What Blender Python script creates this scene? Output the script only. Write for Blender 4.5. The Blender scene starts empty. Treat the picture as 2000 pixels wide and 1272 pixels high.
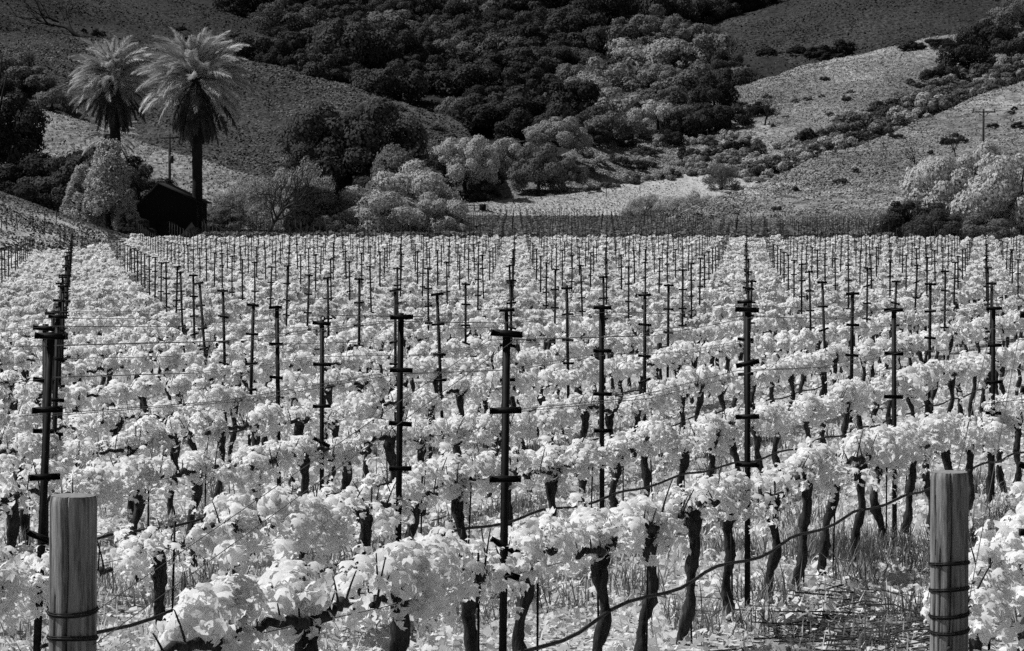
import bpy, math, random
import numpy as np
from mathutils import Vector

# ---------------------------------------------------------------- camera, world, sun, exposure
SC = bpy.context.scene
COL = SC.collection
F = 5000.0                      # focal length in photo pixels (photo 2000 wide): a 90 mm lens
PITCH = math.radians(2.36)
cam_d = bpy.data.cameras.new('camera'); cam = bpy.data.objects.new('camera', cam_d); COL.objects.link(cam)
cam_d.sensor_width = 36; cam_d.lens = 90; cam_d.clip_end = 5000; cam_d.clip_start = 0.1
cam.location = (0, 0, 0); cam.rotation_euler = (math.radians(90) - PITCH, 0, 0)
SC.camera = cam
SUN_EL, SUN_AZ = math.radians(52), math.radians(-80)     # azimuth from +Y towards +X: sun high on the left
w = bpy.data.worlds.new('World'); SC.world = w; w.use_nodes = True
nt = w.node_tree; nt.nodes.clear()
sky = nt.nodes.new('ShaderNodeTexSky'); sky.sky_type = 'NISHITA'; sky.sun_disc = False
sky.sun_elevation = SUN_EL; sky.sun_rotation = SUN_AZ
sep = nt.nodes.new('ShaderNodeSeparateColor'); bg = nt.nodes.new('ShaderNodeBackground'); bg.inputs['Strength'].default_value = 0.055
wo = nt.nodes.new('ShaderNodeOutputWorld')
nt.links.new(sky.outputs[0], sep.inputs[0])               # infrared film: the sky as its red end sees it
nt.links.new(sep.outputs[0], bg.inputs['Color']); nt.links.new(bg.outputs[0], wo.inputs[0])
sd = bpy.data.lights.new('sun', 'SUN'); sun = bpy.data.objects.new('sun', sd); COL.objects.link(sun)
sd.energy = 5.0; sd.angle = math.radians(0.5)
sdir = Vector((math.sin(SUN_AZ) * math.cos(SUN_EL), math.cos(SUN_AZ) * math.cos(SUN_EL), math.sin(SUN_EL)))
sun.rotation_euler = sdir.to_track_quat('Z', 'Y').to_euler()
SC.view_settings.view_transform = 'Standard'; SC.view_settings.look = 'None'
SC.view_settings.exposure = 0.18; SC.view_settings.gamma = 1
SC.cycles.use_denoising = False
SC.cycles.max_bounces = 6; SC.cycles.diffuse_bounces = 4; SC.cycles.transmission_bounces = 4; SC.cycles.glossy_bounces = 2

R = np.random.default_rng(7)
rnd = random.Random(11)

# ---------------------------------------------------------------- helpers
def ray(px, py):
    xc, yc = (px - 1000) / F, (636 - py) / F
    Y = math.cos(PITCH) + yc * math.sin(PITCH); Z = -math.sin(PITCH) + yc * math.cos(PITCH)
    return xc / Y, Z / Y                                  # X and Z per metre of Y
def at(px, py, d):
    a, b = ray(px, py); return (a * d, d, b * d)
def proj(X, Y, Z):
    f = Y * math.cos(PITCH) - Z * math.sin(PITCH); u = Y * math.sin(PITCH) + Z * math.cos(PITCH)
    return 1000 + F * X / f, 636 - F * u / f

def tag(o, label=None, cat=None, group=None, kind=None):
    if label: o['label'] = label
    if cat: o['category'] = cat
    if group: o['group'] = group
    if kind: o['kind'] = kind
    return o
def empty(name, loc, rz=0, sc=None):
    o = bpy.data.objects.new(name, None); COL.objects.link(o); o.location = loc; o.rotation_euler = (0, 0, rz)
    o.empty_display_size = 0.2
    if sc is not None: o.scale = sc
    return o
def link(name, me, parent=None, loc=None, rot=None, sc=None, mat=None):
    o = bpy.data.objects.new(name, me); COL.objects.link(o)
    if parent: o.parent = parent
    if loc is not None: o.location = loc
    if rot is not None: o.rotation_euler = rot
    if sc is not None: o.scale = sc
    if mat is not None and o.material_slots:
        o.material_slots[0].link = 'OBJECT'; o.material_slots[0].material = mat
    return o
def np_mesh(name, V, faces, mat=None, smooth=False):
    """faces: list of (M,k) arrays"""
    V = np.asarray(V, dtype=np.float32)
    me = bpy.data.meshes.new(name)
    faces = [np.asarray(f, dtype=np.int32) for f in faces if len(f)]
    nl = sum(f.size for f in faces); nf = sum(len(f) for f in faces)
    me.vertices.add(len(V)); me.vertices.foreach_set('co', V.ravel())
    me.loops.add(nl); me.loops.foreach_set('vertex_index', np.concatenate([f.ravel() for f in faces]))
    st = []; tot = []; s = 0
    for f in faces:
        k = f.shape[1]; st.append(s + k * np.arange(len(f))); tot.append(np.full(len(f), k)); s += f.size
    me.polygons.add(nf)
    me.polygons.foreach_set('loop_start', np.concatenate(st).astype(np.int32))
    me.polygons.foreach_set('loop_total', np.concatenate(tot).astype(np.int32))
    if smooth: me.polygons.foreach_set('use_smooth', np.ones(nf, dtype=bool))
    me.materials.append(mat)
    me.update(); me.validate()
    return me
class MB:
    """collects boxes and tubes into one mesh"""
    def __init__(s): s.V = []; s.F3 = []; s.F4 = []; s.n = 0
    def add(s, V, F4=(), F3=()):
        s.V.append(np.asarray(V, dtype=float)); 
        if len(F4): s.F4.append(np.asarray(F4) + s.n)
        if len(F3): s.F3.append(np.asarray(F3) + s.n)
        s.n += len(V)
    def box(s, c, d, rz=0, rx=0, ry=0):
        x, y, z = [q / 2 for q in d]
        V = np.array([(i, j, k) for k in (-z, z) for j in (-y, y) for i in (-x, x)], dtype=float)
        for ax, an in ((0, rx), (1, ry), (2, rz)):
            if an:
                ca, sa = math.cos(an), math.sin(an); a, b = [(1, 2), (2, 0), (0, 1)][ax]
                va, vb = V[:, a].copy(), V[:, b].copy(); V[:, a] = ca * va - sa * vb; V[:, b] = sa * va + ca * vb
        s.add(V + np.array(c), [(0, 2, 3, 1), (4, 5, 7, 6), (0, 1, 5, 4), (1, 3, 7, 5), (3, 2, 6, 7), (2, 0, 4, 6)])
    def tube(s, pts, rad, seg=6, cap=True, rough=0, rg=None):
        P = np.asarray(pts, dtype=float); n = len(P)
        rad = np.broadcast_to(np.asarray(rad, dtype=float), (n,))
        T = np.gradient(P, axis=0); T /= np.linalg.norm(T, axis=1)[:, None] + 1e-9
        up = np.array([0, 0, 1.0]) if abs(T[:, 2]).mean() < .8 else np.array([1.0, 0, 0])
        A = np.cross(T, up); A /= np.linalg.norm(A, axis=1)[:, None] + 1e-9; B = np.cross(T, A)
        an = np.arange(seg) * 2 * math.pi / seg
        rr = rad[:, None] * np.ones(seg)[None, :]
        if rough: rr = rr * (1 + rough * (rg or R).normal(size=(n, seg)))
        V = P[:, None, :] + rr[:, :, None] * (np.cos(an)[None, :, None] * A[:, None, :] + np.sin(an)[None, :, None] * B[:, None, :])
        i = np.arange(n - 1)[:, None] * seg; j = np.arange(seg)[None, :]; jn = (j + 1) % seg
        F4 = np.stack([i + j, i + jn, i + seg + jn, i + seg + j], -1).reshape(-1, 4)
        V = V.reshape(-1, 3)
        if cap:
            V = np.vstack([V, P[0], P[-1]]); c0, c1 = n * seg, n * seg + 1; q = np.arange(seg); qn = (q + 1) % seg
            F3 = np.vstack([np.stack([qn, q, np.full(seg, c0)], -1), np.stack([(n - 1) * seg + q, (n - 1) * seg + qn, np.full(seg, c1)], -1)])
            s.add(V, F4, F3)
        else: s.add(V, F4)
    def mesh(s, name, mat, smooth=False):
        fs = []
        if s.F4: fs.append(np.vstack(s.F4))
        if s.F3: fs.append(np.vstack(s.F3))
        return np_mesh(name, np.vstack(s.V), fs, mat, smooth)

# ---------------------------------------------------------------- materials (all grey: infrared black-and-white)
def g(v): return (v, v, v, 1)
def mat(name, a, b=None, scale=3.0, detail=4, rough=0.9, bump=0, trans=0, var=0, spec=0.15, lo=.35, hi=.65, stretch=None, coord='Object', c=None, scale2=None, bdist=.05):
    m = bpy.data.materials.new(name); m.use_nodes = True; n = m.node_tree; n.nodes.clear(); L = n.links.new
    out = n.nodes.new('ShaderNodeOutputMaterial'); p = n.nodes.new('ShaderNodeBsdfPrincipled')
    p.inputs['Roughness'].default_value = rough; p.inputs['Specular IOR Level'].default_value = spec
    p.inputs['Base Color'].default_value = g(a)
    col = None
    if b is not None:
        tc = n.nodes.new('ShaderNodeTexCoord'); mp = n.nodes.new('ShaderNodeMapping'); L(tc.outputs[coord], mp.inputs[0])
        if stretch: mp.inputs['Scale'].default_value = stretch
        nz = n.nodes.new('ShaderNodeTexNoise'); nz.inputs['Scale'].default_value = scale; nz.inputs['Detail'].default_value = detail; nz.inputs['Roughness'].default_value = .72
        L(mp.outputs[0], nz.inputs['Vector'])
        mr = n.nodes.new('ShaderNodeMapRange'); mr.inputs['From Min'].default_value = lo; mr.inputs['From Max'].default_value = hi
        mr.inputs['To Min'].default_value = a; mr.inputs['To Max'].default_value = b; L(nz.outputs[0], mr.inputs[0]); col = mr.outputs[0]
        if c is not None:                                  # a second, broad variation
            n2 = n.nodes.new('ShaderNodeTexNoise'); n2.inputs['Scale'].default_value = scale2; n2.inputs['Detail'].default_value = 3; L(mp.outputs[0], n2.inputs['Vector'])
            m2 = n.nodes.new('ShaderNodeMapRange'); m2.inputs['From Min'].default_value = .38; m2.inputs['From Max'].default_value = .62
            m2.inputs['To Min'].default_value = 1; m2.inputs['To Max'].default_value = c; L(n2.outputs[0], m2.inputs[0])
            mu = n.nodes.new('ShaderNodeMath'); mu.operation = 'MULTIPLY'; L(col, mu.inputs[0]); L(m2.outputs[0], mu.inputs[1]); col = mu.outputs[0]
        if bump:
            bp = n.nodes.new('ShaderNodeBump'); bp.inputs['Strength'].default_value = bump; bp.inputs['Distance'].default_value = bdist
            L(nz.outputs[0], bp.inputs['Height']); L(bp.outputs[0], p.inputs['Normal'])
    if var:
        oi = n.nodes.new('ShaderNodeObjectInfo'); mv = n.nodes.new('ShaderNodeMapRange'); mv.inputs['To Min'].default_value = 1 - var; mv.inputs['To Max'].default_value = 1 + var
        L(oi.outputs['Random'], mv.inputs[0]); mu = n.nodes.new('ShaderNodeMath'); mu.operation = 'MULTIPLY'
        if col is None: mu.inputs[0].default_value = a
        else: L(col, mu.inputs[0])
        L(mv.outputs[0], mu.inputs[1]); col = mu.outputs[0]
    if col is not None: L(col, p.inputs['Base Color'])
    if trans:
        t = n.nodes.new('ShaderNodeBsdfTranslucent'); t.inputs['Color'].default_value = g(a if b is None else (a + b) / 2)
        if col is not None: L(col, t.inputs['Color'])
        mx = n.nodes.new('ShaderNodeMixShader'); mx.inputs[0].default_value = trans
        L(p.outputs[0], mx.inputs[1]); L(t.outputs[0], mx.inputs[2]); L(mx.outputs[0], out.inputs[0])
    else: L(p.outputs[0], out.inputs[0])
    return m

M = {}
M['vineleaf'] = mat('vine_leaf', .76, .90, 9, 3, trans=.48, rough=.6, spec=.25, var=.04)
M['vineleaf_far'] = mat('vine_leaf_distant', .6, .88, .35, 3, trans=.42)
M['vineleaf_dull'] = mat('vine_leaf_dull_block', .10, .22, .5, 3, trans=.3)
M['bark'] = mat('vine_bark', .006, .05, 30, 5, bump=.8, stretch=(1, 1, .25), bdist=.02)
M['cane'] = mat('cane', .05, .14, 20, 3)
M['metal'] = mat('dark_steel', .004, .014, 14, 5, rough=.6, spec=.12, var=.5)
M['wire'] = mat('wire', .10)
M['hose'] = mat('hose', .02, .03, 9, 2, rough=.6)
M['wood'] = mat('post_wood', .07, .36, 7, 8, lo=.38, hi=.64, bump=.7, stretch=(5, 5, .35), bdist=.01, c=.6, scale2=1.2)
M['woodtop'] = mat('post_end_grain', .14, .26, 40, 4, bump=.4, bdist=.01)
M['floor'] = mat('vineyard_floor', .14, .62, 7, 8, bump=.6, lo=.36, hi=.60, c=.65, scale2=.35, bdist=.05)
M['grassblade'] = mat('grass_blade', .45, .75, 2, 3, trans=.3)
M['drygrass'] = mat('dark_grass', .10, .22, 2, 3, trans=.2)
M['twig'] = mat('twig', .02, .07, 9, 3)
M['hill_dark'] = mat('hill_grass_dark', .014, .07, 1.5, 10, bump=.8, c=.5, scale2=.05, lo=.42, hi=.6, bdist=.6, stretch=(1, .45, 1))  # vignette at the top of the view put into this grass colour
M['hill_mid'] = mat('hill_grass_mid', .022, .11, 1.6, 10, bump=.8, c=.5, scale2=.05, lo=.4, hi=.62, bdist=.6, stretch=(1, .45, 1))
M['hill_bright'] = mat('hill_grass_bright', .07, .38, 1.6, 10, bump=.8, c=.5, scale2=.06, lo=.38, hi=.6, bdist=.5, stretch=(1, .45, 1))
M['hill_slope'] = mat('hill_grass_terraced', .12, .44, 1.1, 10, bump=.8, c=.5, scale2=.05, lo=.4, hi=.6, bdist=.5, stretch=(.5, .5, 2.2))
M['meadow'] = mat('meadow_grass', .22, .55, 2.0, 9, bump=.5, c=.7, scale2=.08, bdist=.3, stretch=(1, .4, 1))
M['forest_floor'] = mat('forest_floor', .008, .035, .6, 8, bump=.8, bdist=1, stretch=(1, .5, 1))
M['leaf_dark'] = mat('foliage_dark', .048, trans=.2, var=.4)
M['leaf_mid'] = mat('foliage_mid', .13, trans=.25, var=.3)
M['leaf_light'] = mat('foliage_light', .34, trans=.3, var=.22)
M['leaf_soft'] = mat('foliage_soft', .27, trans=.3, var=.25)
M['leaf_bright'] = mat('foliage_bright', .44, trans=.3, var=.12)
M['leaf_black'] = mat('foliage_near_black', .022, trans=.15, var=.3)  # darkest leaf tone, varied from plant to plant
M['trunk'] = mat('tree_bark', .01, .03, 3, 4)
M['frond'] = mat('palm_frond', .40, .56, .8, 2, trans=.25, var=.15)
M['frond_low'] = mat('palm_frond_old_shaded', .04, .15, .8, 2, trans=.15, var=.25)  # old skirt fronds; the crown's shaded underside is put into this colour
M['palmbark'] = mat('palm_bark', .008, .02, 4, 5, bump=.8, stretch=(1, 1, 3))
M['barn'] = mat('barn_boards', .004, .010, 2, 5, bump=.3, stretch=(8, 8, .4))
M['barnroof'] = mat('barn_roof', .008, .016, 3, 4, bump=.3)
M['pole'] = mat('pole_wood', .22, .32, 5, 4, stretch=(4, 4, .4))
M['poledark'] = mat('pole_dark', .02, .04, 5, 4)

# ---------------------------------------------------------------- ground height
_gy = np.array([-20, 0, 4, 8.7, 10.9, 12.7, 17, 22, 28, 40, 60, 120, 150, 185, 250, 330, 420, 900])
_gz = np.array([-1.4, -1.75, -2.0, -2.32, -2.47, -2.60, -2.67, -2.80, -2.95, -3.00, -3.05, -3.05, -2.8, -2.15, -1.4, -.45, .6, 2])
def G(X, Y):
    z = np.interp(Y, _gy, _gz) + .022 * np.clip(X, -8, 8) * np.exp(-(Y / 32.0) ** 2)
    r = np.hypot(X + 48, (Y - 192) / 1.3)
    k = np.clip(1 - r / 24.0, 0, 1)
    z = z + 6.2 * k * k * (3 - 2 * k) 
    return z
def fnoise(X, Y, s, seed=0):
    z = 0
    for i in range(5):
        a = seed * 1.7 + i * 2.3; f = s * 1.9 ** i
        z = z + np.sin(X * f * math.cos(a) + Y * f * math.sin(a) + a * 3 + 1.3 * np.sin(Y * f * .7 + a)) / 1.7 ** i
    return z / 2.2

def grid_mesh(name, V, m, smooth=True):
    a, b = V.shape[:2]; i = np.arange(a - 1)[:, None] * b; j = np.arange(b - 1)[None, :]
    Fq = np.stack([i + j, i + j + 1, i + b + j + 1, i + b + j], -1).reshape(-1, 4)
    return np_mesh(name, V.reshape(-1, 3), [Fq], m, smooth)
def ground():
    ys = np.concatenate([np.linspace(-10, 6, 8), np.geomspace(6.5, 900, 260)])
    us = np.linspace(-1, 1, 221)
    Y = ys[:, None] * np.ones(len(us)); X = us[None, :] * (12 + .42 * np.abs(ys))[:, None]
    Z = G(X, Y) + .03 * fnoise(X, Y, 1.3) * (Y > 5)
    o = link('ground', grid_mesh('ground', np.stack([X, Y, Z], -1), M['floor'])); tag(o, 'bright grassy vineyard floor', None, None, 'structure')
ground()

# ---------------------------------------------------------------- hills
class Hill:
    """sheet from the valley floor up to a ridge and down behind it; ridge = [(px, py, d)], foot distance d0"""
    def __init__(s, name, ridge, d0, m, amp=1.0, seed=1, p=1.15, lab=None, back=90, nx=260, nv=90):
        s.rx = np.array([r[0] for r in ridge], float); s.ry = np.array([r[1] for r in ridge], float); s.rd = np.array([r[2] for r in ridge], float)
        s.d0 = np.array([q[0] for q in d0], float), np.array([q[1] for q in d0], float)
        s.amp, s.seed, s.p, s.back = amp, seed, p, back
        px = np.linspace(s.rx[0], s.rx[-1], nx); vs = np.concatenate([np.linspace(0, 1, nv), 1 + np.linspace(.03, 1, 16)])
        PX, VV = np.meshgrid(px, vs)
        me = grid_mesh(name, s.pos(PX, VV), m)
        tag(link(name, me), lab, None, None, 'structure')
    def pos(s, px, v):
        px = np.asarray(px, float); v = np.asarray(v, float)
        # smooth the ridge line
        k = [-24, -12, 0, 12, 24]
        ry = sum(np.interp(px + q, s.rx, s.ry) for q in k) / 5; rd = sum(np.interp(px + q * 2, s.rx, s.rd) for q in k) / 5
        d0 = np.interp(px, *s.d0)
        vv = np.clip(v, 0, 1); bk = np.clip(v - 1, 0, 1)
        d = d0 + (rd - d0) * vv + bk * s.back
        X = (px - 1000) / F * d
        z1 = (430 - ry) / F * rd
        z0 = G((px - 1000) / F * d0, d0) - .6
        f = vv ** s.p; f = f * (1 - .18 * vv ** 6) / .82 if False else f
        z = z0 + (z1 - z0) * f - bk * bk * (z1 - z0) * .8 - bk * 2
        z = z + s.amp * fnoise(X, d, .045, s.seed) * np.clip(vv * 4, 0, 1) * (1 - .6 * np.clip(vv * 3 - 2, 0, 1)) + s.amp * .22 * fnoise(X, d, .33, s.seed + 3)
        return np.stack([X, d, z], -1)
    def place(s, px, py):
        vs = np.linspace(0, 1, 120); P = s.pos(np.full(120, px), vs); _, Y = proj(P[:, 0], P[:, 1], P[:, 2])
        # first sample reaching the wanted height, seen from below
        idx = np.where(Y <= py)[0]
        i = idx[0] if len(idx) else 119
        return P[i]

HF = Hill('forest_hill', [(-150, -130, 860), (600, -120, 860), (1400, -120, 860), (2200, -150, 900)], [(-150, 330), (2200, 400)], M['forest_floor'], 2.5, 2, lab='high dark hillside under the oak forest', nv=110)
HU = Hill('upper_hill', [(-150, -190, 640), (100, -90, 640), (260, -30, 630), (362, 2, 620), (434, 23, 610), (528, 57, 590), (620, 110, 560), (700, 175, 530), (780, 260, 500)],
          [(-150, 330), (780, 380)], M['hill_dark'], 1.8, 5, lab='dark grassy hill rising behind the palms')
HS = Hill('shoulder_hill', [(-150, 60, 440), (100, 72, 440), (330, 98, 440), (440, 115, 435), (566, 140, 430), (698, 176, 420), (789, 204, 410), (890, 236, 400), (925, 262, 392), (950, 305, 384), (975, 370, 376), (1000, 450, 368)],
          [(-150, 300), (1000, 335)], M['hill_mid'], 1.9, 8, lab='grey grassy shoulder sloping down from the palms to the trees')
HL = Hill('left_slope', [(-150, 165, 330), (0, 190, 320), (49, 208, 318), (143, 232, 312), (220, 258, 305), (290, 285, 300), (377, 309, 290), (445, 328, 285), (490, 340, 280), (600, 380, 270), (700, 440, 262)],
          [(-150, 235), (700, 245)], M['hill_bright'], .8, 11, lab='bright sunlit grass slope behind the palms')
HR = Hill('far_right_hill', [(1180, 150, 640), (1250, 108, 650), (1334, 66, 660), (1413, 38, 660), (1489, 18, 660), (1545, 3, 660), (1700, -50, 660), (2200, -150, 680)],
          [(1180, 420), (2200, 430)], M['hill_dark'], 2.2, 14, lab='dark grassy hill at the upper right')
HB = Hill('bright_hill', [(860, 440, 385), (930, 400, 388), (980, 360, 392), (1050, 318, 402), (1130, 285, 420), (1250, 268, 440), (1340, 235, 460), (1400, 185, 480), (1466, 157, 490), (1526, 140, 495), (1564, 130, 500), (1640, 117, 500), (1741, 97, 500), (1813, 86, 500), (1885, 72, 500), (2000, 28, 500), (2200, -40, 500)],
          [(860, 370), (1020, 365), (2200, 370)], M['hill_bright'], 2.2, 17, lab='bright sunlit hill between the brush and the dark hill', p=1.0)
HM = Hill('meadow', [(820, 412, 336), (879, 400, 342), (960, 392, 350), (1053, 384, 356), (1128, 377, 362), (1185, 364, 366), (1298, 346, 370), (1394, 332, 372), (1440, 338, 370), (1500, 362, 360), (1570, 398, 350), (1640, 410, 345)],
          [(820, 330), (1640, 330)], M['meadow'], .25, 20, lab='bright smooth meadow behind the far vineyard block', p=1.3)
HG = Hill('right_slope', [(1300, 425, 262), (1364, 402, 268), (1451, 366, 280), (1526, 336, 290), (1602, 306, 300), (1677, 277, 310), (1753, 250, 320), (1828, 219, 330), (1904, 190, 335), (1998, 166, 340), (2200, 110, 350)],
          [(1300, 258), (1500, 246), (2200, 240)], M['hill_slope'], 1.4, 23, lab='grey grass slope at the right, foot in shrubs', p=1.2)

# ---------------------------------------------------------------- leaf clouds
def frames(N, rg):
    """unit normals -> two tangent vectors with random spin"""
    N = N / (np.linalg.norm(N, axis=1)[:, None] + 1e-9)
    a = rg.normal(size=N.shape); T = a - (a * N).sum(1)[:, None] * N; T /= np.linalg.norm(T, axis=1)[:, None] + 1e-9
    return N, T, np.cross(N, T)
def leaf_V(P, N, S, tmpl, rg, T=None):
    """tmpl (k,3) in tangent, bitangent, normal"""
    N, T0, B0 = frames(N, rg)
    if T is not None:                                      # keep leaf tips along T as far as possible
        T1 = T - (T * N).sum(1)[:, None] * N; l = np.linalg.norm(T1, axis=1)[:, None]; T0 = np.where(l > .1, T1 / (l + 1e-9), T0); B0 = np.cross(N, T0)
    V = P[:, None, :] + S[:, None, None] * (tmpl[None, :, 0:1] * B0[:, None, :] + tmpl[None, :, 1:2] * T0[:, None, :] + tmpl[None, :, 2:3] * N[:, None, :])
    return V.reshape(-1, 3)
def leaf_mesh(name, P, N, S, rg, kind='quad', m=None, T=None):
    n = len(P)
    if kind == 'vine':                                     # five-lobed leaf, cupped
        an = np.radians([90, 62, 40, 18, -12, -42, -90, -138, -168, 162, 140, 118]); rr = np.array([1, .66, .88, .62, .82, .55, .28, .55, .82, .62, .88, .66]) * .56
        t = np.stack([rr * np.cos(an), rr * np.sin(an), -.55 * rr ** 2 - .10 * np.abs(np.cos(an)) * rr], -1); t[:, 2] += np.array([0, .05, -.03, .05, -.04, .03, 0, .03, -.04, .05, -.03, .05])
        t = np.vstack([t, [0, 0, .04]]); k = 13
        fs = np.stack([np.arange(12), (np.arange(12) + 1) % 12, np.full(12, 12)], -1)
    elif kind == 'vine_mid':
        t = np.array([[0, .55, -.12], [.42, .28, -.1], [.40, -.25, -.12], [0, -.35, 0], [-.40, -.25, -.12], [-.42, .28, -.1], [0, .05, .08]]); k = 7
        fs = np.stack([np.arange(6), (np.arange(6) + 1) % 6, np.full(6, 6)], -1)
    else:
        t = np.array([[-.5, -.3, 0], [.35, -.5, .1], [.5, .35, 0], [-.25, .5, .12]]); k = 4; fs = np.array([[0, 1, 2, 3]])
    V = leaf_V(P, N, S, t, rg, T)
    Fc = (fs[None] + (np.arange(n) * k)[:, None, None]).reshape(-1, fs.shape[1])
    return np_mesh(name, V, [Fc], m, smooth=(kind == 'vine'))

def crown(name, seed, rx, ry, rz, nb, nl, ls, lift=.0, spread=(.45, .8), br=(.26, .42), up=.25, droop=0, shell=.72):
    rg = np.random.default_rng(seed); RR = np.array([rx, ry, rz])
    D = rg.normal(size=(nb, 3)); D[:, 2] = np.abs(D[:, 2]) * 1.0 - .35; D /= np.linalg.norm(D, axis=1)[:, None]
    C = D * RR * rg.uniform(*spread, nb)[:, None]; rad = rg.uniform(*br, nb) * (rx + ry + rz) / 3
    P = []; N = []
    for i in range(nb):
        k = int(nl * (rad[i] / rad.mean()) ** 2)
        d = rg.normal(size=(k, 3)); d[:, 2] += up; d /= np.linalg.norm(d, axis=1)[:, None]
        bump = 1 + .30 * np.sin(d[:, 0] * 7 + i) * np.sin(d[:, 1] * 6 + i * 2) * np.sin(d[:, 2] * 7)
        q = C[i] + d * (rad[i] * bump * (shell + (1.06 - shell) * rg.random(k) ** .6))[:, None] * np.array([1, 1, .8])
        if droop: q[:, 2] -= droop * rg.random(k) ** 2 * rad[i]
        P.append(q); N.append(d + rg.normal(size=(k, 3)) * .25)
    P = np.vstack(P); N = np.vstack(N)
    keep = np.ones(len(P), bool)
    for i in range(nb):
        keep &= ~((((P - C[i]) / np.array([1, 1, .8])) ** 2).sum(1) < (.62 * rad[i]) ** 2)
    P, N = P[keep], N[keep]; P[:, 2] += rz * lift
    return leaf_mesh(name, P, N, ls * rg.uniform(.6, 1.4, len(P)), rg, 'quad', None)

OAK = [crown('crown', 100 + i, 4.8 + .5 * (i % 3), 4.8, 3.5 + .4 * (i % 2), 34 + 6 * (i % 3), 300, .25, br=(.11, .38), spread=(.45, .92), shell=.62) for i in range(7)]
NEAR = [crown('crown', 200 + i, 4.5, 4.2, 3.8, 46, 680, .165, br=(.13, .33), spread=(.45, 1.0), shell=.55) for i in range(6)]
AIRY = [crown('crown', 300 + i, 4.2, 4.0, 4.2, 60, 330, .13, br=(.14, .26), shell=.3, droop=.7) for i in range(3)]
CONI = []
for i in range(2):                                          # tall feathery tree: clumps stacked in a loose cone
    rg = np.random.default_rng(400 + i); Pp = []; Nn = []
    for q in range(90):
        h = rg.random() ** .8; r = 1.9 * (1 - h) ** .6 + .25; a = rg.uniform(0, 6.28); c = np.array([r * math.cos(a) * .75, r * math.sin(a) * .75, .3 + 6.2 * h])
        k = 170; d = rg.normal(size=(k, 3)); d /= np.linalg.norm(d, axis=1)[:, None]
        Pp.append(c * [1.15, 1.15, 1] + d * rg.uniform(.55, 1.15) * np.array([.55, .55, .8]) * (.5 + .5 * rg.random(k))[:, None]); Nn.append(d + .5 * rg.normal(size=(k, 3)) + np.array([c[0], c[1], 0]) * .3)
    Pp = np.vstack(Pp); Nn = np.vstack(Nn); CONI.append(leaf_mesh('crown', Pp, Nn, .13 * rg.uniform(.6, 1.4, len(Pp)), rg))
BUSH = [crown('shrub', 500 + i, 1.5, 1.4, 1.0, 12, 170, .15, lift=.35, shell=.5) for i in range(5)]
def trunk_mesh(h, r, seed, lean=.4, limbs=4):
    rg = np.random.default_rng(seed); mb = MB(); n = 7; t = np.linspace(0, 1, n)
    P = np.stack([lean * np.sin(t * 3) * .3, lean * t * .4, -.4 + t * (h + .4)], -1); mb.tube(P, r * (1.25 - .6 * t), 7, rough=.06, rg=rg)
    for i in range(limbs):
        a = i * 6.28 / limbs + rg.uniform(-.4, .4); l = h * rg.uniform(.6, 1.0); s = P[4] + (P[6] - P[4]) * rg.random()
        Q = np.stack([s[0] + math.cos(a) * l * .6 * t, s[1] + math.sin(a) * l * .6 * t, s[2] + l * .9 * t ** .8], -1); mb.tube(Q, r * .5 * (1.1 - .8 * t), 5)
    return mb.mesh('trunk', M['trunk'], True)
TRUNK = [trunk_mesh(3.2, .28, 40 + i) for i in range(4)]

def tree(name, pos, meshes, idx, s, mtl, label, cat, group=None, th=.55, sz=1.0, sx=1.0):
    """s scales the crown; the crown's centre stands th*crown height above the base"""
    o = empty(name, pos, rnd.uniform(0, 6.28)); tag(o, label, cat, group)
    h = {id(OAK): 4.2, id(NEAR): 4.2, id(AIRY): 4.4, id(CONI): .6}[id(meshes)]
    link('crown', meshes[idx % len(meshes)], o, (0, 0, h * th * s * sz), (0, 0, 0), (s * sx, s * sx, s * sz), mtl)
    tr = link('trunk', TRUNK[idx % 4], o, (0, 0, 0), (0, 0, 0), (s, s, s * .8 * sz * (th / .55)))
    return o

# ---------------------------------------------------------------- trellis posts and vines on their lattice
U = np.array([1.62, 4.27]); W = np.array([-2.42, .43])     # along a row (one post to the next); from a row to the next one on the left
A0 = np.array([-.051, 12.70])
HL_A, HL_D = np.array([-1.51, 8.7]), np.array([3.38, 2.2])  # the line of end posts
def beyond(p):                                              # metres past the line of end posts, measured along the row
    q = p - HL_A; den = U[0] * HL_D[1] - U[1] * HL_D[0]
    return (q[0] * HL_D[1] - q[1] * HL_D[0]) / den * np.linalg.norm(U)
def inview(X, Y, m=1.2): return Y > 2 and abs(X) < .2 * Y + m
def yend(X, Y):
    px = 1000 + F * X / Y
    return float(np.interp(px, [-50, 60, 160, 225, 260, 2050], [150, 150, 158, 172, 187, 187]))
posts, vines = [], []
for j in range(-45, 60):
    b = A0 + j * W
    for k in range(-40, 300):
        p = b + U * (k + .5 + .06 * rnd.uniform(-1, 1)) / 5
        if k % 5 == 0:
            q = b + U * (k / 5)
            if inview(*q) and q[1] < yend(*q) and beyond(q) > 1.0: posts.append((q[1], q[0], j, k // 5))
        if inview(*p) and p[1] < yend(*p) and beyond(p) > .15 and not (j == -1 and k < -1) and not (j == 0 and k < -4): vines.append((p[1], p[0], j, k))
posts.sort(); vines.sort()
print('posts', len(posts), 'vines', len(vines))
ROWANG = math.atan2(U[1], U[0])

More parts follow.
